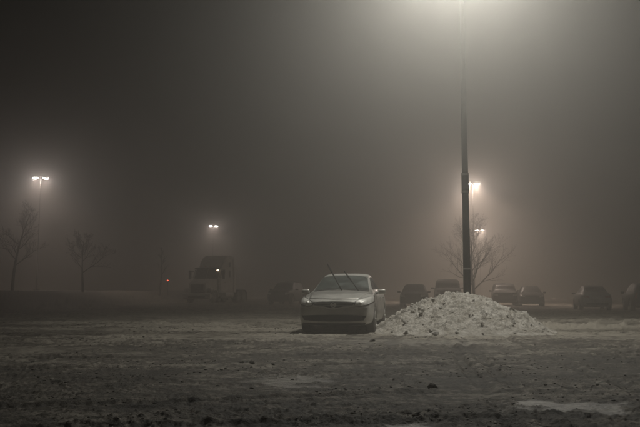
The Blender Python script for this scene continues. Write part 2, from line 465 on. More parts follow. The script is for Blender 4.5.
def far_lamp(px, depth, ang, label, watts):
    x = at(px, depth)
    z0 = float(ground_base(np.array([x]), np.array([depth]))[0])
    rt = thing('street_lamp', label, 'lamp post', (x, depth, z0), 0, 'car park lamps')
    obj('pole', pole_mesh(LZ - z0 + .1, .045, .03), 'pole_galvanised', rt, smooth=True)
    obj('base_plate', mbox((0, 0, .05), (.42, .42, .10), .01), 'pole_steel', rt)
    for a in (ang, ang + 180):
        lamp_head(rt, math.radians(a), .42, LZ - z0, watts * LAMP_FAR_W, FAR_COL, 'lens_far', .055)
far_lamp(38, 66.3, 12, 'twin-headed lamp glowing in fog above the bare trees on the snow bank', .21)
far_lamp(474, 70, 10, 'bright twin-headed lamp behind the tall post near the spreading tree', .95)
far_lamp(213, 116, 10, 'distant twin-headed lamp glowing high above the semi truck', .32)
far_lamp(480, 124, 8, 'faint distant lamp seen through the crown of the spreading tree', 1.5)

# ------------------------------------------------------------------ lofted vehicles
def sec(zb, zlo, zmid, w, ws, zs, top):
    return [(0, zb), (.8 * w, zb), (.96 * w, zb + .05), (w, zlo), (w, zmid), (ws, zs)] + top

SEDAN = [
 (-2.42, sec(.25, .35, .55, .58, .55, .655, [(.50, .69), (.42, .705), (.32, .715), (.16, .72), (0, .72)])),
 (-2.39, sec(.21, .35, .56, .72, .69, .70, [(.62, .735), (.52, .755), (.40, .765), (.20, .775), (0, .775)])),
 (-2.29, sec(.19, .36, .58, .82, .78, .745, [(.71, .785), (.60, .80), (.45, .812), (.22, .82), (0, .82)])),
 (-2.08, sec(.18, .38, .60, .872, .83, .80, [(.76, .84), (.65, .855), (.50, .87), (.25, .88), (0, .88)])),
 (-1.75, sec(.18, .40, .62, .892, .855, .84, [(.79, .885), (.67, .90), (.52, .915), (.26, .925), (0, .925)])),
 (-1.38, sec(.18, .40, .62, .897, .865, .87, [(.80, .925), (.69, .94), (.54, .955), (.28, .965), (0, .97)])),
 (-1.05, sec(.18, .40, .62, .897, .870, .885, [(.80, .955), (.71, .98), (.56, .995), (.28, 1.01), (0, 1.015)])),
 (-.80, sec(.18, .40, .62, .897, .872, .895, [(.79, .985), (.69, 1.09), (.54, 1.135), (.28, 1.155), (0, 1.16)])),
 (-.45, sec(.18, .40, .62, .897, .872, .905, [(.775, 1.0), (.655, 1.26), (.55, 1.31), (.28, 1.325), (0, 1.325)])),
 (-.10, sec(.18, .40, .62, .897, .872, .91, [(.77, 1.01), (.625, 1.375), (.53, 1.43), (.27, 1.445), (0, 1.445)])),
 (.30, sec(.18, .40, .62, .897, .872, .915, [(.77, 1.015), (.62, 1.41), (.53, 1.46), (.27, 1.475), (0, 1.475)])),
 (.75, sec(.18, .40, .62, .897, .872, .92, [(.77, 1.02), (.615, 1.395), (.52, 1.445), (.26, 1.46), (0, 1.46)])),
 (1.15, sec(.18, .40, .62, .897, .870, .93, [(.765, 1.02), (.585, 1.295), (.46, 1.345), (.24, 1.365), (0, 1.37)])),
 (1.60, sec(.19, .41, .63, .89, .86, .93, [(.755, 1.02), (.62, 1.115), (.48, 1.155), (.25, 1.17), (0, 1.175)])),
 (1.88, sec(.20, .42, .64, .88, .85, .93, [(.74, 1.01), (.64, 1.04), (.50, 1.055), (.25, 1.065), (0, 1.07)])),
 (2.20, sec(.23, .43, .65, .85, .81, .90, [(.71, .985), (.62, 1.01), (.48, 1.02), (.25, 1.03), (0, 1.03)])),
 (2.37, sec(.27, .43, .64, .78, .74, .86, [(.66, .94), (.57, .965), (.45, .975), (.22, .98), (0, .98)])),
 (2.41, sec(.32, .43, .63, .64, .61, .80, [(.55, .87), (.48, .90), (.38, .91), (.20, .915), (0, .915)])),
]
SUV = [
 (-2.28, sec(.30, .42, .68, .62, .59, .86, [(.54, .92), (.46, .94), (.35, .95), (.17, .955), (0, .955)])),
 (-2.24, sec(.26, .42, .69, .77, .74, .90, [(.66, .97), (.56, .99), (.42, 1.0), (.2, 1.005), (0, 1.005)])),
 (-2.10, sec(.24, .44, .71, .87, .84, .94, [(.76, 1.01), (.64, 1.03), (.48, 1.04), (.24, 1.05), (0, 1.05)])),
 (-1.70, sec(.23, .46, .73, .915, .885, .98, [(.81, 1.05), (.70, 1.07), (.54, 1.085), (.27, 1.095), (0, 1.095)])),
 (-1.25, sec(.23, .46, .73, .92, .895, 1.0, [(.83, 1.08), (.72, 1.10), (.56, 1.115), (.29, 1.13), (0, 1.135)])),
 (-1.00, sec(.23, .46, .73, .92, .90, 1.01, [(.83, 1.10), (.74, 1.15), (.58, 1.18), (.30, 1.20), (0, 1.205)])),
 (-.65, sec(.23, .46, .73, .92, .90, 1.015, [(.82, 1.12), (.70, 1.45), (.56, 1.51), (.30, 1.53), (0, 1.535)])),
 (-.30, sec(.23, .46, .73, .92, .90, 1.02, [(.82, 1.125), (.68, 1.60), (.55, 1.67), (.30, 1.69), (0, 1.695)])),
 (.40, sec(.23, .46, .73, .92, .90, 1.02, [(.82, 1.13), (.675, 1.64), (.55, 1.715), (.30, 1.735), (0, 1.74)])),
 (1.30, sec(.23, .46, .73, .92, .90, 1.02, [(.82, 1.13), (.67, 1.63), (.55, 1.705), (.30, 1.725), (0, 1.73)])),
 (1.85, sec(.25, .46, .73, .91, .885, 1.02, [(.81, 1.13), (.66, 1.58), (.54, 1.65), (.30, 1.67), (0, 1.675)])),
 (2.12, sec(.28, .46, .73, .88, .85, 1.02, [(.78, 1.12), (.65, 1.42), (.52, 1.50), (.28, 1.52), (0, 1.525)])),
 (2.27, sec(.32, .46, .73, .82, .79, 1.0, [(.72, 1.06), (.62, 1.14), (.50, 1.18), (.27, 1.19), (0, 1.19)])),
 (2.31, sec(.36, .46, .72, .70, .67, .92, [(.61, .99), (.53, 1.03), (.42, 1.05), (.22, 1.055), (0, 1.055)])),
]

def loft(stations, sx=1, sy=1, sz=1, levels=2, boxy=1.0):
    bm = bmesh.new(); rows = []
    for y, pts in stations:
        pts = [(x * (boxy if 7 <= k <= 9 and z > 1.3 else 1), z) for k, (x, z) in enumerate(pts)]
        R = [bm.verts.new((x * sx, y * sy, z * sz)) for x, z in pts]
        Lf = [R[0]] + [bm.verts.new((-x * sx, y * sy, z * sz)) for x, z in pts[1:-1]] + [R[-1]]
        rows.append((R, Lf))
    for (r0, l0), (r1, l1) in zip(rows, rows[1:]):
        for k in range(len(r0) - 1):
            bm.faces.new((r0[k], r1[k], r1[k + 1], r0[k + 1]))
            bm.faces.new((l0[k], l0[k + 1], l1[k + 1], l1[k]))
    for (r, l), flip in ((rows[0], False), (rows[-1], True)):
        for k in range(len(r) - 1):
            vs = [r[k], r[k + 1], l[k + 1], l[k]]
            u = []
            for v in vs:
                if v not in u: u.append(v)
            bm.faces.new(u[::-1] if flip else u)
    bmesh.ops.recalc_face_normals(bm, faces=bm.faces)
    me = bpy.data.meshes.new('cage'); bm.to_mesh(me); bm.free()
    tmp = bpy.data.objects.new('cage', me); COL.objects.link(tmp)
    md = tmp.modifiers.new('s', 'SUBSURF'); md.levels = levels; md.render_levels = levels
    dg = bpy.context.evaluated_depsgraph_get(); dg.update()
    out = bpy.data.meshes.new_from_object(tmp.evaluated_get(dg))
    bpy.data.objects.remove(tmp)
    return out

def cut_wells(me, wells, r, depth=.30, hw=.9):
    """cut round wheel wells out of a closed body"""
    tmp = bpy.data.objects.new('body_tmp', me); COL.objects.link(tmp); cutters = []
    for (y, z) in wells:
        for s in (-1, 1):
            bm = bmesh.new(); lathe_x(bm, [(-depth, r), (depth, r)], 28, (s * (hw + .02), y, z))
            c = bpy.data.meshes.new('cut'); bm.to_mesh(c); bm.free()
            co = bpy.data.objects.new('cut', c); COL.objects.link(co); cutters.append(co)
            md = tmp.modifiers.new('b', 'BOOLEAN'); md.operation = 'DIFFERENCE'; md.object = co; md.solver = 'EXACT'
    dg = bpy.context.evaluated_depsgraph_get(); dg.update()
    out = bpy.data.meshes.new_from_object(tmp.evaluated_get(dg))
    for o in cutters + [tmp]: bpy.data.objects.remove(o)
    return out

def resample(poly, n):
    P = [Vector(p) for p in poly]
    if len(P) == 1: return [P[0]] * n
    ln = [0]
    for a, b in zip(P, P[1:]): ln.append(ln[-1] + (b - a).length)
    out = []
    for k in range(n):
        t = ln[-1] * k / (n - 1)
        i = max(j for j in range(len(ln) - 1) if ln[j] <= t + 1e-9)
        f = (t - ln[i]) / max(1e-9, ln[i + 1] - ln[i])
        out.append(P[i].lerp(P[i + 1], min(1, f)))
    return out

class Wrap:
    """cast flat outlines onto a body so that panes and lamps follow its surface"""
    def __init__(self, me):
        bm = bmesh.new(); bm.from_mesh(me); bmesh.ops.triangulate(bm, faces=bm.faces); self.t = BVHTree.FromBMesh(bm); bm.free()
    def patch(self, lower, upper, side, off=.006, n=14, m=5, thick=.012):
        lo, up = resample(lower, n), resample(upper, n)
        bm = bmesh.new(); G = []; B = []
        for j in range(m):
            row, brow = [], []
            for i in range(n):
                p = lo[i].lerp(up[i], j / (m - 1))
                if side == 'front': o, d = Vector((p.x, -9, p.y)), Vector((0, 1, 0))
                elif side == 'rear': o, d = Vector((p.x, 9, p.y)), Vector((0, -1, 0))
                elif side == 'right': o, d = Vector((9, p.x, p.y)), Vector((-1, 0, 0))
                elif side == 'left': o, d = Vector((-9, p.x, p.y)), Vector((1, 0, 0))
                else: o, d = Vector((p.x, p.y, 9)), Vector((0, 0, -1))
                h = self.t.ray_cast(o, d)
                if h[0] is None:
                    h = self.t.find_nearest(o + d * 8)
                nn = h[1] if h[1].dot(d) < 0 else -h[1]
                row.append(bm.verts.new(h[0] + nn * off)); brow.append(bm.verts.new(h[0] + nn * (off - thick)))
            G.append(row); B.append(brow)
        for j in range(m - 1):
            for i in range(n - 1):
                bm.faces.new((G[j][i], G[j][i + 1], G[j + 1][i + 1], G[j + 1][i]))
        rim = [(0, i) for i in range(n)] + [(j, n - 1) for j in range(1, m)] + [(m - 1, i) for i in range(n - 2, -1, -1)] + [(j, 0) for j in range(m - 2, 0, -1)]
        for (a, b), (c, d) in zip(rim, rim[1:] + rim[:1]):
            bm.faces.new((G[a][b], B[a][b], B[c][d], G[c][d]))
        bmesh.ops.recalc_face_normals(bm, faces=bm.faces)
        return bm

def wheel(parent, x, y, r, w, s, spokes=7):
    wh = obj('wheel', lathe_x(bmesh.new(), [(-w / 2, r * .62), (-w / 2, r * .90), (-w * .36, r * .985), (0, r), (w * .36, r * .985), (w / 2, r * .90), (w / 2, r * .62), (w * .30, r * .60)], 36), 'tyre', parent, smooth=False)
    wh.location = (x, y, r - .012)
    bm = bmesh.new(); lathe_x(bm, [(-.02, r * .645), (.03, r * .645), (.03, r * .57), (0, r * .55)], 28)
    for k in range(spokes):
        a = 2 * math.pi * k / spokes
        box(bm, (.012, math.cos(a) * r * .30, math.sin(a) * r * .30), (.025, r * .13, r * .58), .004, 1, Matrix.Rotation(a - math.pi / 2, 4, 'X'))
    lathe_x(bm, [(0, r * .14), (.035, r * .12)], 14)
    if s < 0: bmesh.ops.rotate(bm, cent=(0, 0, 0), matrix=Matrix.Rotation(math.pi, 3, 'Z'), verts=bm.verts)
    rm = obj('rim', bm, 'alloy', wh); rm.location = (s * w * .40, 0, 0)
    return wh

def mirror(parent, x, y, z, s, mat):
    bm = mbox((x, y, z), (.20, .10, .12), .04, 3)
    o = obj('side_mirror', bm, mat, parent, smooth=True)
    bm = bmesh.new(); tube(bm, [(x - s * .22, y + .03, z - .04), (x - s * .08, y + .01, z - .03)], [.022, .022], 8)
    obj('mirror_arm', bm, 'black_plastic', o)
    return o

def flip(poly): return [(-x, z) for x, z in poly]

# --- the silver sedan
def main_sedan():
    yaw = -math.radians(9.5)
    front = Vector((.314, 18.0, 0))
    c = front + Vector((math.sin(-yaw), math.cos(yaw), 0)) * 2.42
    root = thing('parked_car', 'silver sedan with both wipers lifted, parked beside the snow pile', 'car', (c.x, c.y, .0), yaw)
    base = loft(SEDAN); W = Wrap(base)
    body = cut_wells(base, [(-1.45, .33), (1.33, .33)], .365)
    for p in body.polygons: p.use_smooth = True
    obj('body', body, 'silver_paint', root)
    P = lambda nm, lo, up, side, mat, par=root, **k: obj(nm, W.patch(lo, up, side, **k), mat, par, smooth=False)
    ws = P('windshield', [(-.69, 1.02), (-.35, 1.045), (0, 1.05), (.35, 1.045), (.69, 1.02)], [(-.575, 1.365), (-.27, 1.40), (0, 1.405), (.27, 1.40), (.575, 1.365)], 'front', 'windshield_frost', n=22, m=9, off=.004)
    ws['label'] = 'frosted grey-green windshield'
    P('cowl', [(-.70, .985), (-.35, 1.005), (0, 1.01), (.35, 1.005), (.70, .985)], [(-.695, 1.012), (-.35, 1.037), (0, 1.042), (.35, 1.037), (.695, 1.012)], 'front', 'black_plastic', n=20, m=3)
    # hood panel with a narrow gap all round
    hd = P('hood', [(-.60, -2.24), (-.3, -2.31), (0, -2.335), (.3, -2.31), (.60, -2.24)], [(-.74, -1.16), (-.4, -1.10), (0, -1.08), (.4, -1.10), (.74, -1.16)], 'top', 'silver_paint', n=22, m=12, off=.007, thick=.01)
    for p in hd.data.polygons: p.use_smooth = True
    # grille with bars, V shaped chrome and round badge
    g = P('grille', [(-.44, .655), (-.20, .625), (0, .585), (.20, .625), (.44, .655)], [(-.50, .735), (-.25, .745), (0, .75), (.25, .745), (.50, .735)], 'front', 'underbody', n=18, m=6, off=.008)
    for z in (.665, .70):
        P('grille_bar', [(-.45, z), (0, z - .004), (.45, z)], [(-.45, z + .010), (0, z + .006), (.45, z + .010)], 'front', 'grey_paint', g, n=14, m=2, off=.014)
    P('chrome_trim', [(-.50, .640), (-.22, .607), (-.05, .568), (.05, .568), (.22, .607), (.50, .640)], [(-.50, .668), (-.22, .639), (-.05, .602), (.05, .602), (.22, .639), (.50, .668)], 'front', 'chrome', g, n=20, m=4, off=.026, thick=.03)
    y0 = W.t.ray_cast(Vector((0, -9, .675)), Vector((0, 1, 0)))[0].y
    bm = bmesh.new()
    tor = 24
    for k in range(tor):
        a0, a1 = 2 * math.pi * k / tor, 2 * math.pi * (k + 1) / tor
        for (ra, rb) in ((.045, .062),):
            v = [bm.verts.new((math.cos(a) * q, y0 - .035, .675 + math.sin(a) * q)) for a, q in ((a0, ra), (a0, rb), (a1, rb), (a1, ra))]
            bm.faces.new(v)
    bmesh.ops.remove_doubles(bm, verts=bm.verts, dist=1e-5)
    r_ = bmesh.ops.extrude_face_region(bm, geom=list(bm.faces)); bmesh.ops.translate(bm, vec=(0, .02, 0), verts=[e for e in r_['geom'] if isinstance(e, bmesh.types.BMVert)])
    box(bm, (0, y0 - .028, .675), (.14, .016, .026), .003, 1)
    bmesh.ops.recalc_face_normals(bm, faces=bm.faces)
    obj('badge', bm, 'chrome', g)
    # bumper: lower intake, crease, plate recess, fog lamp pods
    P('lower_intake', [(-.70, .32), (-.4, .295), (0, .29), (.4, .295), (.70, .32)], [(-.76, .425), (-.4, .44), (0, .445), (.4, .44), (.76, .425)], 'front', 'underbody', n=24, m=5, off=.006)
    P('intake_bar', [(-.70, .368), (0, .362), (.70, .368)], [(-.70, .378), (0, .372), (.70, .378)], 'front', 'black_plastic', n=20, m=2, off=.016)
    P('bumper_lip', [(-.72, .22), (0, .205), (.72, .22)], [(-.74, .262), (0, .25), (.74, .262)], 'front', 'black_plastic', n=20, m=3, off=.012)
    for s in (-1, 1):
        f = (lambda q: q) if s > 0 else flip
        hl = P('headlight', f([(.50, .665), (.62, .652), (.79, .685), (.868, .745)]), f([(.525, .742), (.62, .79), (.74, .838), (.845, .868)]), 'front', 'lamp_lens', n=14, m=7, off=.014)
        P('surround', f([(.475, .652), (.62, .636), (.80, .668), (.878, .735)]), f([(.505, .755), (.62, .806), (.74, .853), (.85, .882)]), 'front', 'black_plastic', hl, n=14, m=7, off=.007)
        P('bezel', f([(.50, .600), (.62, .592), (.78, .614)]), f([(.51, .624), (.62, .616), (.79, .640)]), 'front', 'chrome', hl, n=12, m=2, off=.012)
        y1 = W.t.ray_cast(Vector((s * .62, -9, .72)), Vector((0, 1, 0)))[0].y
        bm = bmesh.new(); bmesh.ops.create_uvsphere(bm, u_segments=14, v_segments=8, radius=.045); bmesh.ops.translate(bm, vec=(s * .62, y1 + .012, .715), verts=bm.verts)
        obj('projector', bm, 'chrome', hl, smooth=True)
        sd = 'right' if s > 0 else 'left'
        fd = P('door', [(-.98, .27), (.10, .27)], [(-.90, .93), (.10, .96)], sd, 'silver_paint', n=12, m=9, off=.006)
        rd = P('door', [(.115, .27), (.84, .27), (.98, .60)], [(.115, .96), (.7, .97), (1.10, .97)], sd, 'silver_paint', n=12, m=9, off=.006)
        for d_, yh in ((fd, -.02), (rd, .92)):
            xs = W.t.ray_cast(Vector((s * 9, yh, .83)), Vector((-s, 0, 0)))[0].x
            obj('handle', mbox((xs + s * .022, yh, .83), (.03, .17, .03), .010, 2), 'silver_paint', d_)
        P('side_window', [(-.70, 1.035), (-.3, 1.045), (.09, 1.045)], [(-.63, 1.085), (-.14, 1.325), (.09, 1.365)], sd, 'dark_glass', n=14, m=7, off=.004)
        P('side_window', [(.15, 1.045), (.6, 1.05), (1.12, 1.055)], [(.15, 1.37), (.7, 1.355), (1.16, 1.22)], sd, 'dark_glass', n=14, m=7, off=.004)
        mirror(root, s * .985, -.66, .985, s, 'silver_paint')
        wheel(root, s * .785, -1.45, .325, .215, s); wheel(root, s * .785, 1.33, .325, .215, s)
        P('tail_light', f([(.52, .76), (.70, .76)]), f([(.50, .87), (.69, .87)]), 'rear', 'red_lens', n=8, m=4)
    P('rear_window', [(-.6, 1.13), (0, 1.15), (.6, 1.13)], [(-.5, 1.33), (0, 1.36), (.5, 1.33)], 'rear', 'dark_glass', n=16, m=6)
    obj('underbody', mbox((0, -.05, .24), (1.30, 4.1, .12), .02), 'underbody', root)
    # wipers standing off the glass
    for (p0, p1, frac) in (((.02, -1.13, 1.02), (-.37, -1.02, 1.70), .30), ((.44, -1.10, 1.01), (.07, -1.02, 1.50), .28)):
        p0, p1 = Vector(p0), Vector(p1); d = p1 - p0
        bm = bmesh.new(); tube(bm, [p0, p0 + d * .04 + Vector((0, -.02, 0)), p0 + d * .35 + Vector((0, -.03, 0)), p0 + d * .68 + Vector((0, -.02, 0))], [.022, .018, .014, .010], 8)
        wp = obj('wiper', bm, 'black_plastic', root)
        bm = bmesh.new(); tube(bm, [p0 + d * .26, p0 + d * .45 + Vector((0, -.008, 0)), p0 + d * .68 + Vector((0, -.012, 0)), p0 + d * .88 + Vector((0, -.006, 0)), p1], [.009, .015, .020, .015, .008], 6)
        obj('blade', bm, 'black_plastic', wp)
    bm = bmesh.new(); tube(bm, [(.42, .95, 1.40), (.42, 1.05, 1.50)], [.012, .004], 6)
    return root
main_sedan()

# --- parked cars further back
def car(kind, name, label, px, depth, yaw_deg, paint, sx=1, sy=1, sz=1, glass='dark_glass', cat='car', boxy=1.0):
    st = SEDAN if kind == 'sedan' else SUV
    x = at(px, depth)
    z = float(ground_base(np.array([x]), np.array([depth]))[0])
    root = thing(name, label, cat, (x, depth, z), math.radians(yaw_deg), 'cars parked further back')
    base = loft(st, sx, sy, sz, 2, boxy); W = Wrap(base)
    fa, ra, wr = (-1.45, 1.33, .325) if kind == 'sedan' else (-1.38, 1.28, .36)
    body = cut_wells(base, [(fa * sy, wr), (ra * sy, wr)], wr + .05, hw=.9 * sx)
    for p in body.polygons: p.use_smooth = True
    obj('body', body, paint, root)
    def P(nm, lo, up, side, mat, par=root, **k):
        q = (sy, sz) if side in ('left', 'right') else (sx, sz)
        return obj(nm, W.patch([(a * q[0], b * q[1]) for a, b in lo], [(a * q[0], b * q[1]) for a, b in up], side, **k), mat, par)
    if kind == 'sedan':
        P('windshield', [(-.69, 1.02), (0, 1.05), (.69, 1.02)], [(-.545, 1.365), (0, 1.40), (.545, 1.365)], 'front', glass, n=12, m=6)
        P('rear_window', [(-.62, 1.12), (0, 1.13), (.62, 1.12)], [(-.52, 1.35), (0, 1.37), (.52, 1.35)], 'rear', glass, n=12, m=6)
        P('grille', [(-.44, .64), (.44, .64)], [(-.5, .735), (.5, .735)], 'front', 'black_plastic')
        P('lower_intake', [(-.66, .31), (.66, .31)], [(-.7, .42), (.7, .42)], 'front', 'black_plastic')
        P('number_plate', [(-.26, .68), (.26, .68)], [(-.26, .79), (.26, .79)], 'rear', 'tag', n=6, m=3)
        P('rear_bumper_insert', [(-.6, .33), (.6, .33)], [(-.62, .43), (.62, .43)], 'rear', 'black_plastic')
    else:
        P('windshield', [(-.72, 1.17), (0, 1.2), (.72, 1.17)], [(-.60, 1.56), (0, 1.60), (.60, 1.56)], 'front', glass, n=12, m=6)
        P('rear_window', [(-.66, 1.16), (0, 1.16), (.66, 1.16)], [(-.58, 1.52), (0, 1.54), (.58, 1.52)], 'rear', glass, n=12, m=6)
        P('grille', [(-.45, .74), (.45, .74)], [(-.48, .90), (.48, .90)], 'front', 'black_plastic')
        P('lower_intake', [(-.7, .38), (.7, .38)], [(-.7, .52), (.7, .52)], 'front', 'black_plastic')
        P('number_plate', [(-.26, .80), (.26, .80)], [(-.26, .92), (.26, .92)], 'rear', 'tag', n=6, m=3)
        P('rear_bumper_insert', [(-.66, .46), (.66, .46)], [(-.66, .58), (.66, .58)], 'rear', 'black_plastic')
    for s in (-1, 1):
        f = (lambda q: q) if s > 0 else flip
        sd = 'right' if s > 0 else 'left'
        if kind == 'sedan':
            P('headlight', f([(.49, .675), (.79, .70)]), f([(.515, .735), (.80, .83)]), 'front', 'lamp_lens', n=8, m=4)
            P('tail_light', f([(.44, .76), (.73, .76)]), f([(.42, .87), (.72, .88)]), 'rear', 'red_lens', n=8, m=4)
            P('side_window', [(-.70, 1.035), (.09, 1.045)], [(-.63, 1.085), (-.14, 1.325), (.09, 1.365)], sd, glass, n=10, m=5)
            P('side_window', [(.15, 1.045), (1.12, 1.055)], [(.15, 1.37), (.7, 1.355), (1.16, 1.22)], sd, glass, n=10, m=5)
            mirror(root, s * .985 * sx, -.66 * sy, .985 * sz, s, paint)
        else:
            P('headlight', f([(.52, .74), (.82, .76)]), f([(.54, .90), (.82, .92)]), 'front', 'lamp_lens', n=8, m=4)
            P('tail_light', f([(.66, .78), (.80, .78)]), f([(.60, 1.12), (.70, 1.10)]), 'rear', 'red_lens', n=6, m=6)
            P('side_window', [(-.85, 1.17), (.2, 1.18)], [(-.62, 1.42), (-.25, 1.58), (.2, 1.60)], sd, glass, n=10, m=5)
            P('side_window', [(.27, 1.18), (1.15, 1.18)], [(.27, 1.60), (1.15, 1.59)], sd, glass, n=10, m=5)
            P('side_window', [(1.22, 1.18), (1.85, 1.2)], [(1.22, 1.585), (1.78, 1.50)], sd, glass, n=8, m=5)
            mirror(root, s * 1.02 * sx, -.72 * sy, 1.12 * sz, s, paint)
        wheel(root, s * (.785 * sx), fa * sy, wr, .22, s, 5); wheel(root, s * (.785 * sx), ra * sy, wr, .22, s, 5)
    obj('underbody', mbox((0, 0, .29), (1.2 * sx, 3.8 * sy, .12), .02), 'underbody', root)
    return root, W

suv, wS = car('suv', 'parked_suv', 'dark sport utility vehicle parked between the semi truck and the silver sedan', 287, 58, -14, 'dark_paint')
car('sedan', 'parked_car', 'grey sedan seen from behind in the open lot beyond the snow ridge', 590, 47, 168, 'grey_paint')
car('suv', 'parked_suv', 'dark vehicle cut off by the edge of the view beyond the grey sedan', 641, 45, 166, 'dark_paint', 1.0, 1.0, .95)
car('suv', 'parked_van', 'dim tall van with dark windows half hidden by the snow pile crest', 447, 57, -9, 'white_paint', 1.08, 1.1, 1.12, cat='van', boxy=1.17)
car('suv', 'parked_minivan', 'dim boxy minivan with dark windows behind the right shoulder of the pile', 503, 60, -11, 'white_paint', 1.03, 1.08, 1.0, cat='van', boxy=1.15)
car('suv', 'parked_car', 'dark hatchback with snowy roof behind the left slope of the pile', 414, 52, -10, 'dull_dark_paint', .98, .92, .87)
car('sedan', 'parked_car', 'dark low car parked just beyond the right end of the pile', 529, 57, -12, 'dull_dark_paint')

# --- the semi truck
def semi():
    depth = 62.0; yaw = -math.radians(16)
    x = at(197.5, depth)
    root = thing('semi_truck', 'pale semi truck tractor with tall roof fairing standing dim in fog', 'truck', (x + math.sin(-yaw) * 3.7, depth + 3.6, 0), yaw)
    def prism(name, prof, hw0, mat, bev=.06, taper=None, parent=root):
        bm = bmesh.new()
        A = [bm.verts.new((-(taper(y, z) if taper else hw0), y, z)) for y, z in prof]
        B = [bm.verts.new(((taper(y, z) if taper else hw0), y, z)) for y, z in prof]
        n = len(prof)
        bm.faces.new(A); bm.faces.new(B[::-1])
        for k in range(n): bm.faces.new((A[k], B[k], B[(k + 1) % n], A[(k + 1) % n]))
        bmesh.ops.recalc_face_normals(bm, faces=bm.faces)
        bmesh.ops.bevel(bm, geom=list(bm.edges), offset=bev, segments=2, profile=.5, affect='EDGES', clamp_overlap=True)
        return obj(name, bm, mat, parent)
    cabt = lambda y, z: 1.22 if z < 2.9 else (1.0 if y < -.5 else 1.10)
    cab = prism('cab', [(-2.0, .85), (-2.02, 1.95), (-1.50, 2.82), (-1.30, 2.98), (-.85, 3.45), (-.35, 3.82), (.25, 4.02), (.95, 4.05), (1.15, 3.85), (1.15, .85)], 1.22, 'truck_paint', .10, cabt)
    hood = prism('hood', [(-3.62, .72), (-3.66, 1.50), (-3.50, 1.72), (-2.03, 2.02), (-2.03, .85)], 1.0, 'truck_paint', .07, lambda y, z: .74 if y < -3 else 1.05)
    for s in (-1, 1):
        bm = bmesh.new(); n = 12
        R, r = .66, .58
        pts = [(math.cos(math.pi * k / n), math.sin(math.pi * k / n)) for k in range(n + 1)]
        rows = []
        for xx in (s * .80, s * 1.22):
            rows.append(([bm.verts.new((xx, -2.75 + R * a, .50 + R * b)) for a, b in pts], [bm.verts.new((xx, -2.75 + r * a, .50 + r * b)) for a, b in pts]))
        for k in range(n):
            (o0, i0), (o1, i1) = rows
            for q in ((o0[k], o0[k + 1], o1[k + 1], o1[k]), (i0[k], i1[k], i1[k + 1], i0[k + 1]), (o1[k], o1[k + 1], i1[k + 1], i1[k]), (o0[k], i0[k], i0[k + 1], o0[k + 1])): bm.faces.new(q)
        bmesh.ops.recalc_face_normals(bm, faces=bm.faces)
        obj('fender', bm, 'truck_paint', root)
        hl = obj('headlight', mbox((s * 1.0, -3.42, 1.05), (.40, .30, .34), .08, 3), 'lamp_lens', root, smooth=True)
        obj('mirror', mbox((s * 1.52, -1.85, 2.35), (.22, .12, .72), .04), 'black_plastic', root)
        bm = bmesh.new(); tube(bm, [(s * 1.2, -1.8, 2.62), (s * 1.46, -1.85, 2.62)], [.025, .025], 6); tube(bm, [(s * 1.2, -1.8, 2.1), (s * 1.46, -1.85, 2.1)], [.025, .025], 6)
        obj('mirror_bracket', bm, 'black_plastic', root)
        # side glass, door, sleeper window
        X = s * 1.228
        dr = bmesh.new(); box(dr, (X, -1.32, 1.62), (.03, 1.02, 1.35), .01, 1); d_ = obj('door', dr, 'truck_paint', root)
        obj('handle', mbox((X + s * .03, -.92, 1.72), (.03, .16, .05), .008), 'black_plastic', d_)
        bm = bmesh.new(); v = [bm.verts.new((X + s * .004, a, b)) for a, b in ((-1.86, 2.10), (-.86, 2.10), (-.86, 2.78), (-1.48, 2.78))]
        e = bmesh.ops.extrude_face_region(bm, geom=[bm.faces.new(v)]); bmesh.ops.translate(bm, vec=(-s * .03, 0, 0), verts=[q for q in e['geom'] if isinstance(q, bmesh.types.BMVert)]); bmesh.ops.recalc_face_normals(bm, faces=bm.faces)
        obj('side_window', bm, 'dark_glass', root)
        obj('sleeper_window', mbox((X, .25, 2.45), (.03, .32, .55), .01, 1), 'dark_glass', root)
        obj('roof_window', mbox((s * 1.165, .30, 3.25), (.05, .32, .42), .01, 1), 'dark_glass', root)
        obj('side_extender', mbox((s * 1.19, 1.40, 2.0), (.05, .48, 2.2), .02), 'truck_paint', root)
        bm = bmesh.new(); tube(bm, [(s * .98, -.75, .68), (s * .98, 1.0, .68)], [.31, .31], 20); obj('fuel_tank', bm, 'chrome', root)
        st = obj('step', mbox((s * 1.08, -1.35, .52), (.28, .75, .06), .01), 'diamond_plate', root)
        obj('step', mbox((s * 1.12, -1.35, .86), (.2, .75, .05), .01), 'diamond_plate', root)
        obj('frame_rail', mbox((s * .42, .9, .95), (.09, 6.4, .26), .01), 'black_plastic', root)
        obj('mud_flap', mbox((s * .92, 4.35, .55), (.55, .02, .75)), 'black_plastic', root)
        obj('tail_light', mbox((s * .55, 4.12, .92), (.18, .04, .10), .01), 'red_lens', root)
        wheel(root, s * 1.02, -2.75, .51, .28, s, 6)
        for yy in (2.35, 3.65):
            wheel(root, s * .92, yy, .51, .52, s, 6)
            bm = bmesh.new()
            rows = [[bm.verts.new((xx, yy + .62 * math.cos(math.pi * (.12 + .76 * k / 10)), .50 + .62 * math.sin(math.pi * (.12 + .76 * k / 10)))) for k in range(11)] for xx in (s * .65, s * 1.2)]
            for k in range(10): bm.faces.new((rows[0][k], rows[0][k + 1], rows[1][k + 1], rows[1][k]))
            e = bmesh.ops.solidify(bm, geom=list(bm.faces), thickness=.02)
            obj('wheel_guard', bm, 'black_plastic', root)
    obj('bumper', mbox((0, -3.62, .56), (2.42, .34, .46), .08, 3), 'truck_paint', root)
    g = obj('grille', mbox((0, -3.66, 1.20), (1.12, .06, .66), .03), 'black_plastic', root)
    for k in range(6): obj('grille_bar', mbox((0, -3.70, .96 + .095 * k), (1.04, .02, .022), .004, 1), 'alloy', g)
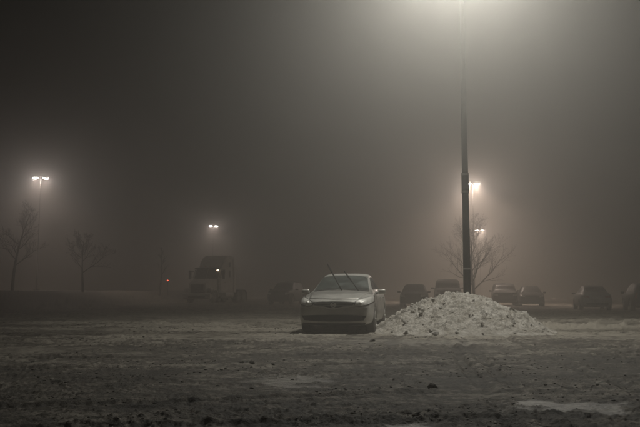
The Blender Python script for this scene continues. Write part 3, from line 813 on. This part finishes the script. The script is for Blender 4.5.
    obj('bumper_intake', mbox((0, -3.79, .55), (1.5, .03, .16), .01), 'black_plastic', root)
    # windshield in two sloped panes under a visor
    nrm = Vector((0, -.87, .52)); sl = math.atan2(.52, .87)
    for s in (-1, 1):
        p = obj('windshield_pane', mbox((0, 0, 0), (1.03, .03, .92), .02), 'dark_glass', root)
        p.location = (s * .535, -1.775, 2.415); p.rotation_euler = (-math.atan2(.52, .87), 0, 0)
    v = obj('sun_visor', mbox((0, -1.62, 2.90), (2.25, .42, .05), .015, 2, Matrix.Rotation(.25, 4, 'X')), 'black_plastic', root)
    for k in range(5): obj('marker_lamp', mbox((-.8 + .4 * k, -1.28, 3.06), (.12, .07, .05), .015), 'amber_lens', root)
    lt = obj('cab_lamp', mbox((.92, -1.70, 2.72), (.17, .10, .10), .02), 'warm_light', root)
    lt['label'] = 'small warm lamp lit at the top of the windshield'
    obj('fifth_wheel', mbox((0, 3.0, 1.16), (.95, 1.05, .12), .04), 'black_plastic', root)
    obj('deck_plate', mbox((0, 1.75, 1.10), (.85, .9, .04), .01), 'diamond_plate', root)
    for yy in (-2.75, 2.35, 3.65):
        bm = bmesh.new(); tube(bm, [(-.95, yy, .5), (.95, yy, .5)], [.09, .09], 10); obj('axle', bm, 'underbody', root)
    obj('rear_crossmember', mbox((0, 4.08, .92), (.9, .06, .3), .01), 'black_plastic', root)
    bm = bmesh.new(); tube(bm, [(1.02, 1.38, 1.2), (1.02, 1.38, 3.7), (1.02, 1.48, 3.95)], [.07, .07, .07], 12)
    obj('exhaust_stack', bm, 'chrome', root)
semi()

# ------------------------------------------------------------------ bare trees
def tree(name, label, px, depth, height, spread, seed, lean=0.0, first=.28, up=.65, levels=4, n1=13, rmin=.012, group='bare trees'):
    r = random.Random(seed); x = at(px, depth); z0 = ground_z(x, depth) - .03
    root = thing(name, label, 'tree', (x, depth, z0), 0, group)
    tb, cb = bmesh.new(), bmesh.new()
    N = 12; R0 = .0155 * height + .03; pts, rads = [], []
    for k in range(N + 1):
        t = k / N
        pts.append(Vector((lean * height * t ** 1.6 + .02 * height * math.sin(4 * t + seed), .015 * height * math.sin(5 * t + 2 * seed), height * t)))
        rads.append(max(rmin, R0 * (1 - .9 * t)))
    tube(tb, pts, rads, 8)
    def branch(p, d, ln, rad, lev):
        seg = 5 if lev < 2 else 4
        P, Q, Rr = [p.copy()], p.copy(), [rad]
        dd = d.copy()
        for k in range(seg):
            dd = (dd + Vector((r.gauss(0, .10), r.gauss(0, .10), r.gauss(.05, .08)))).normalized()
            Q = Q + dd * ln / seg; P.append(Q.copy()); Rr.append(max(rmin * .6, rad * (1 - .8 * (k + 1) / seg)))
        tube(cb, P, Rr, 5 if lev < 2 else 3, cap=False)
        if lev >= levels: return
        nc = [0, 7, 5, 4][lev] if lev < 4 else 3
        for k in range(nc):
            t = .22 + .76 * (k + r.random() * .8) / nc
            i = min(seg - 1, int(t * seg)); f = t * seg - i
            q = P[i].lerp(P[i + 1], min(1, f)); ax = (P[i + 1] - P[i]).normalized()
            side = ax.cross(Vector((r.gauss(0, 1), r.gauss(0, 1), r.gauss(0, 1)))).normalized()
            nd = (ax * r.uniform(.75, 1.1) + side * r.uniform(.5, .85) + Vector((0, 0, .12))).normalized()
            branch(q, nd, ln * r.uniform(.38, .62) * (1.1 - .4 * t), max(rmin * .7, Rr[i] * .62), lev + 1)
    for k in range(n1):
        t = first + (.97 - first) * (k / (n1 - 1)) ** .9
        i = min(N - 1, int(t * N)); f = t * N - i
        p = pts[i].lerp(pts[i + 1], f); a = k * 2.4 + r.uniform(-.4, .4)
        tt = (t - first) / (1 - first)
        ln = spread * (1.0 - .72 * tt) * r.uniform(.8, 1.12)
        u = up * (1 + .6 * tt)
        d = Vector((math.cos(a), math.sin(a), u)).normalized()
        branch(p, d, ln, max(rmin, rads[i] * .55), 1)
    obj('trunk', tb, 'bark', root, smooth=True)
    obj('crown', cb, 'bark', root, smooth=True)
tree('bare_tree', 'tall leaning bare tree on the snow bank under the glowing lamp', 14, 54, 5.9, 2.1, 3, lean=.20, first=.30, up=.55, n1=13, rmin=.007)
tree('bare_tree', 'small round bare tree on the snow bank beside the leaning one', 83, 54, 3.8, 2.0, 8, lean=.02, first=.36, up=.62, n1=11, rmin=.007)
tree('bare_tree', 'wide spreading bare tree rising behind the lamp post and snow pile', 473, 56, 5.9, 3.5, 34, lean=.0, first=.20, up=.95, n1=20, levels=4, rmin=.006)
tree('bare_tree', 'thin bare sapling near the small red light', 161, 74, 4.6, .9, 12, lean=.01, first=.45, up=1.1, n1=8, levels=3)

# small post with a red lamp
def marker_post():
    d = 78; x = at(168.4, d); z0 = ground_z(x, d) - .02
    root = thing('marker_post', 'thin post with a small red light beyond the semi truck', 'post', (x, d, z0))
    bm = bmesh.new(); tube(bm, [(0, 0, 0), (0, 0, 1.38)], [.035, .035], 8); obj('post', bm, 'pole_steel', root)
    obj('foot', mbox((0, 0, .03), (.2, .2, .06), .01), 'pole_steel', root)
    h = obj('lamp_housing', mbox((0, .03, 1.47), (.20, .12, .24), .02), 'black_plastic', root)
    bm = bmesh.new(); bmesh.ops.create_uvsphere(bm, u_segments=12, v_segments=8, radius=.075); bmesh.ops.translate(bm, vec=(0, -.05, 1.47), verts=bm.verts)
    obj('red_lens', bm, 'red_light', h, smooth=True)
marker_post()

# ------------------------------------------------------------------ clods and crumbs on the ground
for me in CHUNKS: pass
CLODS = [chunk_mesh(100 + s, 18, .8) for s in range(6)]
for me in CLODS: me.materials.append(MATS['dirty_clod'])
def clod(px, py, w_px, h_px, k, label, group=None):
    d = CAM_H * F_PX / (py - HORIZON); x = at(px, d); s = w_px * d / F_PX / 2; hh = h_px * d / F_PX / 2
    o = obj('frozen_clod', CLODS[k]); o.location = (x, d, ground_z(x, d) + hh * .45); o.scale = (s, s * .85, hh * 1.3)
    o.rotation_euler = (.1, .15, k * 1.3)
    return tag(o, label, 'clod', group)
clod(430.5, 387, 12, 9, 0, 'dark upright clod of frozen slush standing alone on packed snow')
clod(253, 361, 9, 5.5, 1, 'dark lump of frozen slush with a flat crumb trail beside it')
clod(243, 361, 6, 2.5, 2, 'flat dark crumb next to the dark lump of slush')
clod(372, 341, 9, 4, 3, 'low dark lump lying in front of the silver car and pile')
r = random.Random(11)
for k in range(18):
    py = r.choice([r.uniform(338, 360), r.uniform(350, 400), r.uniform(395, 424)]); px = r.uniform(15, 630)
    w = 2.2 + 3.2 * r.random() ** 2
    clod(px, py, w, w * r.uniform(.35, .6), r.randrange(6), 'small dark clod of frozen slush lying on the tracked snow', 'small clods on the tracked snow')

def crumbs():
    rs = np.random.RandomState(5); n = 26000
    d = 4.2 * (26 / 4.2) ** (rs.rand(n) ** .8); a = np.radians(rs.uniform(-29, 29, n))
    x, y = d * np.sin(a), d * np.cos(a)
    keep = (1.2 * fbm(x * .6 + 60, y * 1.1, 4) + rs.rand(n) * .42 > .33) & (ice_mask(x, y) < .3)
    x, y = x[keep], y[keep]
    out = ((x - PILE[0]) / 2.5) ** 2 + ((y - PILE[1]) / 2.6) ** 2 > 1
    x, y = x[out], y[out]
    z = ground_base(x, y) + ground_detail(x, y)[0]
    tv = []; tf = []
    tm = []
    for me in CLODS:
        v = np.array([q.co[:] for q in me.vertices]); f = np.array([list(p.vertices) for p in me.polygons]); tm.append((v, f))
    base = 0
    for i in range(len(x)):
        v, f = tm[rs.randint(6)]
        s = (.005 + .019 * rs.rand() ** 5.0) * (.5 + .04 * y[i]); c_, s_ = math.cos(i * 1.7), math.sin(i * 1.7)
        q = np.stack([(v[:, 0] * c_ - v[:, 1] * s_) * s * 1.2, (v[:, 0] * s_ + v[:, 1] * c_) * s, v[:, 2] * s * .55], 1) + [x[i], y[i], z[i] + s * .2]
        tv.append(q); tf.append(f + base); base += len(v)
    me = bpy.data.meshes.new('loose_crumbs'); me.from_pydata(np.vstack(tv).tolist(), [], np.vstack(tf).tolist()); me.update()
    o = obj('loose_crumbs', me, 'crumb')
    tag(o, 'loose crumbs of gritty snow strewn over the packed ground', kind='stuff')
crumbs()
